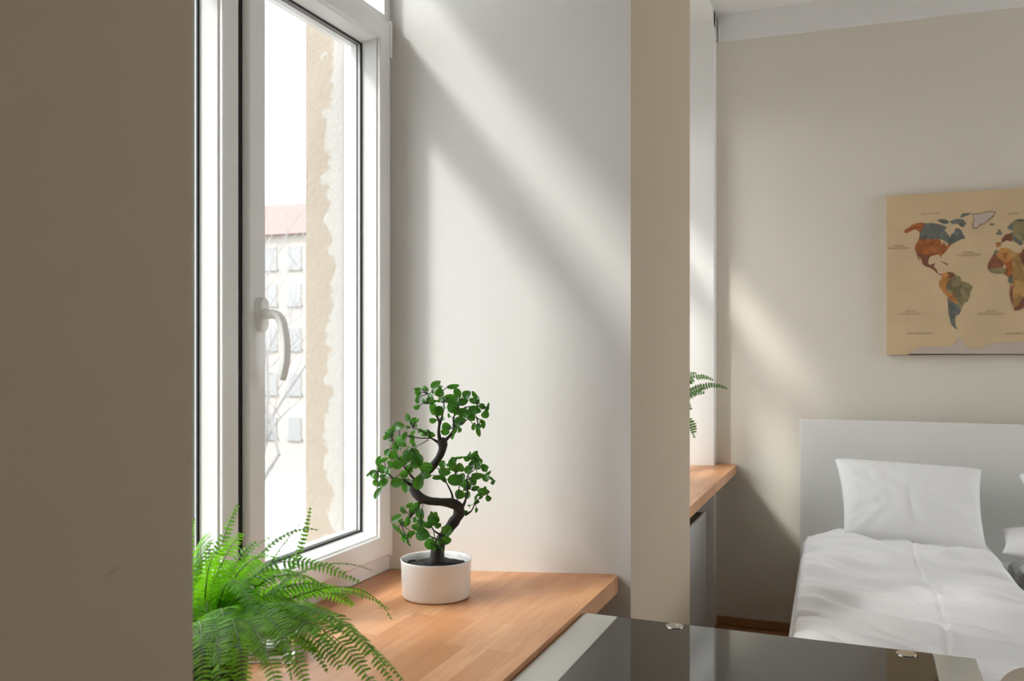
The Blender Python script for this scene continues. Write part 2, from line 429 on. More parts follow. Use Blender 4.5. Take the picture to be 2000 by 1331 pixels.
# plain window added to the right-hand wall, out of view, to brighten the room
w3 = thing('added_fill_window', (XR+.1, 3.35, .95), kind='structure')
bm = bmesh.new(); rect_ring(bm, [(.0005, XR+.06), (.07, XR+.06), (.07, XR+.13), (.0005, XR+.13)], *RW)
box(bm, XR+.061, XR+.129, 3.315, 3.385, RW[2]+.07, RW[3]-.07); obj('window_frame', bm, M_pvc, w3)
bm = bmesh.new(); box(bm, XR+.09, XR+.094, RW[0]+.071, RW[1]-.071, RW[2]+.071, RW[3]-.071); obj('glass_pane', bm, M_glass, w3)
# exterior sill ledges
for i, (a, b) in enumerate(((.86, 1.94), (3.12, 4.18))):
    bm = bmesh.new(); box(bm, XO-.04, -1.1655, a, b, WT-.03, WT-.005)
    o = obj('trim_%d' % (i+2), bm, M_ext); o['kind'] = 'structure'

# ------------------------------------------------------------------ wooden sill boards
def splay(y_at_window, y_at_face, xface, x): return y_at_window + (y_at_face-y_at_window)*(x+1.087)/(xface+1.087)
def board(name, poly, label):
    bm = bmesh.new(); prism(bm, poly, WT-.040, WT)
    o = obj(name, bm, M_top, bevel=.005, bseg=3)
    tag(o, label, 'sill board')
def rounded(c, r, a0, a1, n=6): return [(c[0]+r*cos(radians(a0+(a1-a0)*k/n)), c[1]+r*sin(radians(a0+(a1-a0)*k/n))) for k in range(n+1)]
XW = -.548
yb = splay(2.0, 2.156, -.523, XW)-.002
board('wooden_sill_board', [(-1.086, .792), (XW-.02, .648)] + rounded((XW-.02, .668), .02, -90, 0)[1:] + rounded((XW-.018, yb-.020), .018, 0, 90) + [(-1.086, 1.9985)],
      'deep orange brown butcher block sill board under the bonsai and the large fern')
board('wooden_sill_board', [(-1.086, 3.062), (-.56, 2.962)] + rounded((-.592, 4.40), .030, 0, 90) + [(-.657, 4.428), (-.657, 4.348), (-.70, 4.333), (-1.086, 4.236)],
      'far butcher block sill board ending at the bedroom corner, behind the white pillar')

# ------------------------------------------------------------------ bonsai
D0 = 2.006
PC = P(852, 1165, D0); PC.z = WT
rng = random.Random(4)
bon = thing('bonsai_tree', PC, 'small bonsai with twisting dark trunk in a round white pot on the wooden sill', 'bonsai')
bm = bmesh.new()
H = .083
lathe(bm, [(0, .0005), (.069, .0005), (.0725, .002), (.0743, .007), (.0765, H-.006), (.0775, H-.001), (.0768, H), (.0750, H-.001), (.0742, H-.006), (.072, H-.020), (.072, .03), (0, .03)], PC, 64)
obj('pot', bm, M_pot, bon, smooth=True)
bm = bmesh.new()
prof = [(.0715, H-.016)]
for r in [.07-.003*q_ for q_ in range(1, 22)]: prof.append((r, H-.016+.006*(1-r/.07)))
prof.append((0, H-.008))
lathe(bm, prof, PC, 48)
for v in bm.verts: v.co.z += .006*noise.noise(v.co*130)
obj('soil', bm, M_soil, bon, smooth=True)
def Z1(x, y, dd=0.0):           # photo crop coordinates -> place near the pot's distance
    return P(650+x/2.5125, 700+y/2.5125, D0+dd)
pxm = D0/F/2.5125               # metres per crop pixel
tr = [(508, 1012, 80, 0), (512, 975, 68, 0), (516, 940, 52, 0), (536, 885, 46, .004), (582, 820, 48, .006), (618, 765, 50, .004), (612, 728, 46, 0), (580, 712, 38, -.006), (530, 706, 34, -.012), (470, 700, 34, -.016), (424, 680, 40, -.014), (398, 640, 42, -.006), (418, 600, 36, .004), (465, 556, 32, .010), (505, 512, 34, .010), (532, 465, 36, .006), (540, 425, 38, 0), (528, 398, 40, -.002)]
bm = bmesh.new()
pts, rd = smooth_path([Z1(x, y, d) for x, y, w, d in tr], [w*pxm/2*1.12 for x, y, w, d in tr], 5)
rd = [r*(1+.22*noise.noise(p*80)) for r, p in zip(rd, pts)]
tube(bm, pts, rd, 14)
obj('trunk', bm, M_trunk, bon, smooth=True)
brs = [
 [(528,410,24,0),(520,365,16,-.004),(522,310,12,-.01),(500,270,8,-.012),(480,215,6,-.02),(465,175,4,-.02)],
 [(524,330,12,-.01),(540,270,9,0),(545,215,6,.01),(530,165,4,.015)],
 [(545,410,22,0),(575,380,14,.006),(595,345,12,.012),(592,295,9,.02),(610,260,6,.02),(625,205,4,.02)],
 [(597,345,10,.012),(630,320,7,0),(665,300,5,-.01),(705,290,4,-.01)],
 [(610,260,6,.02),(660,240,5,.015),(710,235,4,.01),(750,245,3,.005)],
 [(520,415,18,0),(495,400,10,-.006),(470,385,8,-.01),(440,360,6,-.012),(395,342,4,-.016)],
 [(480,392,7,-.006),(430,393,6,0),(375,385,4,.006),(330,400,3,.01)],
 [(470,400,5,-.006),(445,415,4,0),(412,432,2,.006)],
 [(400,640,24,-.004),(350,600,12,-.016),(300,592,9,-.02),(262,560,5,-.024),(220,560,4,-.02)],
 [(415,610,14,.002),(370,560,8,-.02),(330,500,6,-.03),(300,440,4,-.03),(290,390,3,-.03)],
 [(370,560,7,-.02),(400,500,6,-.03),(380,450,4,-.03)],
 [(436,690,20,-.014),(410,740,12,-.02),(380,780,8,-.026),(340,820,5,-.03),(365,880,3,-.03)],
 [(532,870,12,0),(495,845,7,-.012),(480,810,5,-.02),(495,780,4,-.024)],
 [(525,900,10,0),(480,875,6,-.02),(440,850,5,-.026),(430,790,4,-.02)],
 [(495,850,5,-.015),(505,900,4,-.024),(512,930,3,-.028)],
 [(636,760,18,.004),(655,768,9,0),(680,750,7,-.004),(700,712,5,-.008),(725,680,3,-.01)],
 [(590,712,16,-.004),(585,670,10,-.014),(565,625,7,-.02),(545,590,5,-.022),(550,555,4,-.02)],
 [(635,735,20,.004),(652,695,11,.008),(662,640,9,.01),(660,580,6,.012),(700,540,5,.01),(705,490,3,.01)],
 [(655,600,7,.01),(710,575,5,.004),(765,582,3,0)],
 [(610,700,6,-.01),(620,620,5,-.016),(600,560,4,-.02),(588,520,3,-.02)],
 [(664,640,6,.01),(710,650,4,.006),(750,655,3,.0)],
]
bm = bmesh.new()
for b in brs:
    pts, rd = smooth_path([Z1(x, y, d) for x, y, w, d in b], [max(w, 3.2)*pxm/2 for x, y, w, d in b], 4)
    tube(bm, pts, rd, 7)
leaves = [ # x, y, length, width, angle of long axis
(505,130,56,34,35),(525,168,48,44,80),(590,138,60,24,8),(612,172,50,34,-60),(658,180,46,42,40),(702,188,62,22,-55),(418,172,40,28,-80),(415,150,34,14,5),(455,150,34,24,-30),(418,205,36,24,85),(412,240,34,24,30),(480,215,66,20,8),
(575,195,66,44,10),(590,240,56,56,0),(520,262,46,48,-30),(490,250,60,34,-80),(636,268,50,40,-10),(640,215,50,34,20),(695,212,56,26,-20),(697,254,60,36,-15),(678,286,50,36,-50),(733,238,34,28,-30),(748,275,40,36,60),(762,240,44,14,80),(625,312,56,46,20),(492,305,36,28,-10),(558,340,44,44,20),(552,362,44,30,-10),(715,360,56,22,-80),(738,325,42,20,-85),(692,335,40,20,75),(590,380,40,20,70),(598,355,40,20,60),
(368,293,26,36,0),(397,312,44,34,60),(325,335,56,40,8),(278,370,44,36,-30),(337,408,66,44,-45),(305,430,40,22,80),(295,475,48,40,0),(268,462,36,26,60),(372,478,60,60,-20),(405,470,60,36,-60),(420,500,60,44,-70),(407,522,52,40,10),(318,520,52,44,-10),(330,500,44,28,30),(458,535,62,54,5),(458,575,48,36,-5),(372,545,44,38,70),(350,568,40,38,30),(227,505,48,30,80),(240,545,44,34,-70),(205,572,54,38,-50),(213,612,38,30,-80),(315,612,58,46,20),(364,626,66,44,80),(421,610,68,48,75),(248,612,54,34,35),(222,662,60,26,60),(180,565,46,12,45),(295,350,44,24,70),(262,385,40,22,50),(250,498,46,20,20),(282,520,36,22,-50),(352,380,40,22,60),(390,385,30,18,-30),
(588,525,64,38,-80),(628,537,46,36,-70),(548,558,56,38,-10),(668,545,52,34,40),(702,505,56,30,-70),(696,472,40,28,50),(660,492,36,28,0),(745,535,38,40,0),(710,576,60,34,5),(600,600,70,52,-10),(650,618,62,40,-15),(625,668,50,44,-10),(662,672,36,34,70),(740,655,56,34,-5),(700,640,40,24,20),(520,585,60,22,5),(688,600,40,26,-20),(775,590,50,10,-35),(765,583,40,10,-15),(620,488,50,12,5),(705,680,34,12,60),(728,682,30,12,40),(685,520,44,24,30),
(432,765,56,42,-75),(495,790,56,54,-20),(435,815,46,46,0),(515,820,36,28,20),(442,868,66,58,-10),(405,825,36,28,0),(476,910,52,58,60),(560,845,50,50,45),(557,892,50,42,-20),(514,928,50,34,80),(402,735,70,38,50),(348,745,40,28,-60),(375,720,36,22,30),(312,785,56,28,35),(365,800,46,28,80),(345,815,40,20,-30),(318,838,70,18,-40),(345,868,40,14,-60),(378,868,34,26,-80),(362,892,50,14,-65),(375,912,34,10,-60),(445,700,40,14,50),
]
def leaf(bm, c, L, W, ang, tilt, twist, mi=0):
    """rounded fleshy leaf, slightly cupped along the midrib"""
    ex = Vector((CS, SN, 0)); ez = Vector((0, 0, 1)); ey = Vector((-SN, CS, 0))
    a = radians(ang)
    lx = (ex*cos(a)+ez*sin(a)); ly = (-ex*sin(a)+ez*cos(a)); ln = ey*-1
    R1 = Matrix.Rotation(tilt, 3, ly); lx = R1 @ lx; ln = R1 @ ln
    R2 = Matrix.Rotation(twist, 3, lx); ly = R2 @ ly; ln = R2 @ ln
    n = 9; rows = []
    for i in range(n+1):
        t = i/n; w = (sin(pi*min(1, max(0, t))**.85))**.62 if 0 < t < 1 else 0
        p = c + lx*(t-.5)*L + ln*(.10*L*sin(pi*t)-.05*L)
        if w == 0: rows.append([bm.verts.new(p)])
        else: rows.append([bm.verts.new(p + ly*s*w*W/2 + ln*abs(s)**2*.16*W*w) for s in (-1, -.5, 0, .5, 1)])
    for r0, r1 in zip(rows, rows[1:]):
        if len(r0) == 1:
            for k in range(4): bm.faces.new([r0[0], r1[k+1], r1[k]])
        elif len(r1) == 1:
            for k in range(4): bm.faces.new([r0[k], r0[k+1], r1[0]])
        else:
            for k in range(4): bm.faces.new([r0[k], r0[k+1], r1[k+1], r1[k]])
bpts = []
for b in brs:
    for k, (x, y, w, d) in enumerate(b):
        if k >= 2: bpts.append((x, y, d))
bl = bmesh.new()
for (x, y, L, W, a) in leaves:
    nx, ny, nd = min(bpts, key=lambda q: (q[0]-x)**2+(q[1]-y)**2)
    dd = nd + rng.uniform(-.022, .016)
    c = Z1(x, y, dd)
    leaf(bl, c, L*pxm*1.12, W*pxm*1.1, a, rng.uniform(-.35, .35), rng.uniform(-.4, .4))
    # twig to the leaf
    q = Z1(nx, ny, nd)
    if (c-q).length < .06:
        mid = (c+q)/2 + Vector((0, 0, .003))
        tube(bm, [q, mid, c], [.0011, .0009, .0006], 5)
for k in range(120):           # smaller leaves behind and between, filling out the clusters
    x, y, nd = bpts[rng.randrange(len(bpts))]
    c = Z1(x+rng.gauss(0, 20), y+rng.gauss(0, 20), nd+rng.uniform(-.02, .03))
    L = rng.uniform(28, 48)*pxm
    leaf(bl, c, L, L*rng.uniform(.5, .9), rng.uniform(0, 360), rng.uniform(-1.1, 1.1), rng.uniform(-1.1, 1.1))
    tube(bm, [Z1(x, y, nd), c], [.0009, .0006], 4)
obj('branches', bm, M_trunk, bon, smooth=True)
fo = obj('foliage', bl, M_leaf, bon, smooth=True)

# ------------------------------------------------------------------ ferns
def pinna(bm, base, dirv, side_n, L, W):
    """blade-shaped leaflet"""
    w = dirv.cross(side_n).normalized()
    rows = []
    prof = [(0, .35), (.15, .95), (.4, 1), (.7, .75), (.9, .38)]
    for t, k in prof:
        p = base + dirv*L*t - side_n*(L*.16*t*t)
        rows.append((bm.verts.new(p+w*W*k/2 + side_n*W*.10), bm.verts.new(p), bm.verts.new(p-w*W*k/2 + side_n*W*.10)))
    tip = bm.verts.new(base + dirv*L - side_n*(L*.16))
    for a, b in zip(rows, rows[1:]):
        bm.faces.new([a[0], a[1], b[1], b[0]]); bm.faces.new([a[1], a[2], b[2], b[1]])
    a = rows[-1]; bm.faces.new([a[0], a[1], tip]); bm.faces.new([a[1], a[2], tip])

def frond(bl, bs, p0, ctrl, p1, rg, Lmax=.026, spacing=.0068, up=Vector((0, 0, 1)), bare=.12, roll=0.0, wf=.66):
    """quadratic-ish curve p0 -> p1 pulled by ctrl"""
    pts = []
    n = 40
    for i in range(n+1):
        t = i/n; pts.append(p0*(1-t)**2 + ctrl*2*t*(1-t) + p1*t*t)
    tube(bs, pts[::2], [.0013*(1-.75*i/20) for i in range(21)], 5)
    lens = [0]
    for a, b in zip(pts, pts[1:]): lens.append(lens[-1]+(b-a).length)
    tot = lens[-1]; s = tot*bare; j = 0
    while s < tot*.992:
        while lens[j+1] < s: j += 1
        f = (s-lens[j])/(lens[j+1]-lens[j]); p = pts[j].lerp(pts[j+1], f)
        t = (pts[j+1]-pts[j]).normalized()
        side = t.cross(up)
        if side.length < .15: side = t.cross(Vector((SN, -CS, 0)))
        side.normalize(); nrm = side.cross(t).normalized()
        R = Matrix.Rotation(roll, 3, t); side = R @ side; nrm = R @ nrm
        q = s/tot
        L = Lmax*min(1, (q-bare*.5)/.22)*(1-max(0, (q-.45)/.55)**1.6*.82)
        for sg in (-1, 1):
            if rg.random() < .03: continue
            dv = (side*sg + t*(.28+rg.uniform(-.08, .08)) + nrm*rg.uniform(-.16, .10)).normalized()
            pinna(bl, p, dv, nrm, L*rg.uniform(.88, 1.08), spacing*wf*rg.uniform(.85, 1.1)*(.55+.45*L/Lmax))
        s += spacing*(1-.35*max(0, q-.5))

rg = random.Random(11)
FC = Vector((-.885, 1.085, WT))
fern = thing('potted_fern', FC, 'large bright green fern in a black pot at the near end of the wooden sill', 'fern')
bm = bmesh.new()
lathe(bm, [(0, .0005), (.045, .0005), (.047, .004), (.058, .105), (.062, .106), (.063, .120), (.060, .121), (.057, .108), (.053, .08), (0, .08)], FC, 40)
obj('pot', bm, M_blackpot, fern, smooth=True)
bm = bmesh.new(); lathe(bm, [(.0545, .095), (.03, .102), (0, .106)], FC, 32); obj('soil', bm, M_soil, fern, smooth=True)
CR = FC + Vector((0, 0, .105))
bl = bmesh.new(); bs = bmesh.new()
# fronds that reach clear of the clump: tip pixel, tip distance, control pixel, control distance
key = [
 (466,984,1.36, 400,1110,1.33,.018), (606,992,1.40, 575,1190,1.34,.012), (588,1020,1.36, 520,1100,1.33,.016), (622,1036,1.36, 510,1010,1.34,.013),
 (728,1116,1.36, 590,1050,1.36,.016), (640,1150,1.34, 520,1060,1.32,.020),
 (766,1212,1.36, 690,1060,1.36,.022), (760,1190,1.42, 620,1090,1.40,.021),
 (792,1335,1.12, 560,1060,1.20,.036), (735,1350,1.10, 600,1110,1.15,.034), (770,1340,1.16, 600,1060,1.22,.032), (640,1315,1.14, 560,1150,1.20,.015),
 (475,1040,1.24, 425,1080,1.28,.024), (528,1050,1.30, 450,1080,1.30,.024), (430,1070,1.20, 390,1100,1.25,.024), (392,1085,1.35, 380,1120,1.32,.022),
 (545,1090,1.24, 450,1060,1.26,.026), (500,1060,1.36, 440,1090,1.33,.024), (582,1120,1.30, 480,1080,1.30,.026),(412,1060,1.40, 400,1110,1.36,.02),
 (600,1345,1.05, 520,1090,1.14,.030), (545,1370,1.00, 500,1110,1.10,.030), (480,1380,.98, 460,1100,1.08,.030), (430,1390,.95, 430,1120,1.05,.030),
 (395,1380,.97, 400,1110,1.06,.030), (655,1290,1.22, 560,1110,1.26,.024), (620,1240,1.30, 540,1090,1.30,.024), (690,1180,1.40, 560,1070,1.40,.022),
 (570,1331,1.20, 540,1120,1.20,.022), (520,1300,1.16, 480,1110,1.18,.028), (450,1300,1.08, 430,1090,1.14,.030), (380,1010,1.30, 350,1120,1.31,.016),
]
for (u, v, d, cu, cv, cd, Lm) in key:
    b0 = CR + Vector((rg.uniform(-.02, .02), rg.uniform(-.02, .02), 0))
    frond(bl, bs, b0, P(cu, cv, cd), P(u, v, d), rg, Lm, roll=rg.uniform(-.55, .55), wf=.72)
for k in range(50):
    a = rg.uniform(0, 2*pi); el = rg.uniform(.25, 1.35); L = rg.uniform(.12, .26)
    dirh = Vector((cos(a), sin(a), 0))
    b0 = CR + dirh*rg.uniform(0, .03)
    top = b0 + dirh*L*.5*cos(el) + Vector((0, 0, L*(.25+.55*sin(el))))
    tip = b0 + dirh*L*(.75+.3*cos(el)) + Vector((0, 0, L*(sin(el)*.75-.35)))
    if tip.x < -1.055: tip.x = -1.055 + rg.uniform(0, .03)
    if top.x < -1.055: top.x = -1.055 + rg.uniform(0, .03)
    lim = .70
    if tip.y < lim+.06: tip.y = lim+.06
    if tip.z < WT+.012: tip.z = WT+.012+rg.uniform(0, .03)
    frond(bl, bs, b0, top, tip, rg, rg.uniform(.018, .028), roll=rg.uniform(-1.0, 1.0))
obj('fronds', bl, M_fern, fern); obj('stems', bs, M_rachis, fern, smooth=True)

# far fern behind the pillar: only its outer fronds show
FD = Vector((-.86, 3.60, WT))
fern2 = thing('potted_fern', FD, 'dark green fern whose fronds show past the right edge of the pillar', 'fern')
bm = bmesh.new()
lathe(bm, [(0, .0005), (.05, .0005), (.052, .004), (.066, .125), (.070, .126), (.071, .140), (.067, .141), (.063, .128), (.06, .1), (0, .1)], FD, 40)
obj('pot', bm, M_pot, fern2, smooth=True)
bm = bmesh.new(); lathe(bm, [(.061, .118), (0, .124)], FD, 24); obj('soil', bm, M_soil, fern2)
bl = bmesh.new(); bs = bmesh.new()
C2 = FD + Vector((0, 0, .125))
for (u, v, d, cu, cv, cd, Lm) in [(1421,760,3.62, 1350,722,3.66,.030), (1396,745,3.74, 1335,700,3.72,.030), (1356,858,3.62, 1356,770,3.66,.036), (1378,768,3.55, 1320,760,3.6,.034), (1362,730,3.8, 1310,720,3.76,.03), (1350,800,3.5, 1320,740,3.55,.03), (1290,700,3.6, 1300,760,3.6,.03),(1330,690,3.75,1300,740,3.7,.03)]:
    frond(bl, bs, C2.copy(), P(cu, cv, cd), P(u, v, d), rg, Lm, spacing=.0115, bare=.2, roll=1.0, wf=1.05)
for k in range(14):
    a = rg.uniform(pi*.9, 2.1*pi); L = rg.uniform(.16, .24); dh = Vector((cos(a)*.6, sin(a), 0))
    frond(bl, bs, C2.copy(), C2+dh*L*.4+Vector((0, 0, L*.8)), C2+dh*L+Vector((0, 0, L*.3)), rg, .028, spacing=.0105, wf=1.0)
M_fern2 = leaf_mat('dark_fern_leaf', (0.03, 0.085, 0.02), (0.07, 0.17, 0.03), (0.16, 0.40, 0.04), 0.45, 14, 0.3)
obj('fronds', bl, M_fern2, fern2); obj('stems', bs, M_rachis, fern2, smooth=True)

# ------------------------------------------------------------------ square glass holder
GC = Vector((-.9715, 1.3615, WT))
g = thing('glass_candle_holder', GC, 'small square clear glass holder standing right of the large fern', 'glass holder')
bm = bmesh.new()
def sq(h, z): return [bm.verts.new((GC.x+(sx*.93-sy*.37)*h, GC.y+(sx*.37+sy*.93)*h, GC.z+z)) for sx, sy in ((-1,-1),(1,-1),(1,1),(-1,1))]
rings = [sq(.046, .0006), sq(.0495, .004), sq(.0495, .050), sq(.043, .050), sq(.041, .012)]
for a, b in zip(rings, rings[1:]):
    for k in range(4): bm.faces.new([a[k], a[(k+1) % 4], b[(k+1) % 4], b[k]])
bm.faces.new(rings[0]); bm.faces.new(rings[-1])
M_realglass = bpy.data.materials.new('thick_glass'); M_realglass.use_nodes = True
pb = M_realglass.node_tree.nodes['Principled BSDF']; pb.inputs['Transmission Weight'].default_value = 1; pb.inputs['Roughness'].default_value = 0; pb.inputs['IOR'].default_value = 1.5
pb.inputs['Base Color'].default_value = (.93, .97, .95, 1)
obj('glass_body', bm, M_realglass, g, bevel=.001)
bm = bmesh.new(); lathe(bm, [(0, 0), (.0185, 0), (.019, .001), (.019, .013), (.0175, .0135), (.0175, .011), (0, .011)], GC+Vector((0, 0, .0125)), 32)
obj('tealight', bm, M_pot, g, smooth=True)

# ------------------------------------------------------------------ glass table
TZ = .755
XL, XRt, Y0t, Y1t = -.5445, .1825, .66, 1.842
tb = thing('glass_table', ((XL+XRt)/2, (Y0t+Y1t)/2, 0), 'dark glass topped table with pale glass borders, pushed against the wooden sill', 'table')
B = .072
def skew(y, x): return y-(x-XL)*.036 if y > 1.5 else y
def slab(x0, x1, name, m):
    bm = bmesh.new(); vs = box(bm, x0, x1, Y0t, Y1t, TZ-.010, TZ)
    for v in vs: v.co.y = skew(v.co.y, v.co.x)
    return obj(name, bm, m, tb, bevel=.0012)
slab(XL+B, XRt-B+.003, 'tabletop', M_blackglass)
a = slab(XL, XL+B-.0004, 'glass_border', M_frost); a['label'] = 'pale translucent glass border'
a = slab(XRt-B+.0034, XRt, 'glass_border', M_frost); a['label'] = 'pale translucent glass border'
d1 = P(1318, 1224, .545*F/(1224-HV)); d2 = P(1770, 1278, .545*F/(1278-HV))
for (x, y) in ((d1.x, d1.y), (d2.x, d2.y), (d1.x, Y0t+.06), (d2.x, Y0t+.06)):
    bm = bmesh.new(); tube(bm, [(x, y, .001), (x, y, TZ-.0105)], .017, 20)
    lg = obj('leg', bm, M_steel, tb, smooth=False)
    bm = bmesh.new(); lathe(bm, [(.0175, .0002), (.0175, .0012), (.0165, .002), (.006, .002), (.005, .0012), (0, .0012)], Vector((x, y, TZ)), 28)
    obj('leg_disc', bm, M_steel, lg)

# ------------------------------------------------------------------ low cabinet under the far sill
cb = thing('low_cabinet', (-.8, 3.75, 0), 'low cabinet with brown top and pale grey door under the far wooden sill', 'cabinet')
bm = bmesh.new(); box(bm, -1.015, -.6895, 3.25, 4.25, .005, .560); obj('body', bm, M_brownwood, cb, bevel=.002)
bm = bmesh.new(); vs = box(bm, -.689, -.679, 3.25, 4.252, .06, .565)
obj('door', bm, M_cab, cb, bevel=.003)
bm = bmesh.new(); tube(bm, [(-.678, 3.40, .33), (-.655, 3.40, .33), (-.655, 3.40, .23), (-.678, 3.40, .23)], .004, 8)
obj('door_handle', bm, M_steel, cb, smooth=True)

# ------------------------------------------------------------------ wall map
mx0, mx1, mz0, mz1, my = .0875, 1.14, 1.281, 1.985, 4.40
mp = thing('world_map_canvas', ((mx0+mx1)/2, YF-.015, (mz0+mz1)/2), 'antique style world map canvas in tan and orange on the wall over the bed', 'wall map')
M_paper = mat('aged_paper', (0.60, 0.445, 0.27), 0.8, noise_amt=0.2, noise_scale=5)
bm = bmesh.new(); box(bm, mx0, mx1, my, YF-.0005, mz0, mz1); obj('canvas', bm, M_paper, mp, bevel=.002)
MC = {}
def mcol(k, c):
    m = mat('print_'+k, c, .8); nt = m.node_tree; b = nt.nodes['Principled BSDF']; L = nt.links.new
    tc = nt.nodes.new('ShaderNodeTexCoord'); v = nt.nodes.new('ShaderNodeTexVoronoi'); v.inputs['Scale'].default_value = 38
    L(tc.outputs['Object'], v.inputs['Vector']); hs = nt.nodes.new('ShaderNodeHueSaturation'); hs.inputs['Color'].default_value = (*c, 1)
    sp = nt.nodes.new('ShaderNodeSeparateColor'); L(v.outputs['Color'], sp.inputs[0])
    n = nt.nodes.new('ShaderNodeTexNoise'); n.inputs['Scale'].default_value = 60; L(tc.outputs['Object'], n.inputs['Vector'])
    ad = nt.nodes.new('ShaderNodeMath'); ad.operation = 'ADD'; L(sp.outputs[0], ad.inputs[0]); L(n.outputs['Fac'], ad.inputs[1])
    mr = nt.nodes.new('ShaderNodeMapRange'); mr.inputs[1].default_value = .3; mr.inputs[2].default_value = 1.7; mr.inputs[3].default_value = .55; mr.inputs[4].default_value = 1.3
    L(ad.outputs[0], mr.inputs[0]); L(mr.outputs[0], hs.inputs['Value']); L(hs.outputs[0], b.inputs['Base Color']); MC[k] = m
mcol('rust', (.36, .115, .03)); mcol('orange', (.46, .20, .055)); mcol('slate', (.135, .145, .125)); mcol('olive', (.235, .19, .095))
mcol('brown', (.24, .085, .045)); mcol('ochre', (.42, .24, .08)); MC['ice'] = mat('print_ice', (.50, .42, .36), .8, noise_amt=.1, noise_scale=12); mcol('line', (.30, .20, .11))
keys = list(MC.keys())
def mpl(u, v):
    r = (u-1000)/F; d = my/(CS+r*SN); p = P(u, v, d); return (p.x, p.z)
def z4(l): return [mpl(x/7.143+1720, y/7.143+360) for x, y in l]
def z5(l): return [mpl(x/7.143+1720, y/7.143+520) for x, y in l]
def ll(l): return [(.4975+(lon+17)*.00217, 1.588+.0037*lat) for lon, lat in l]
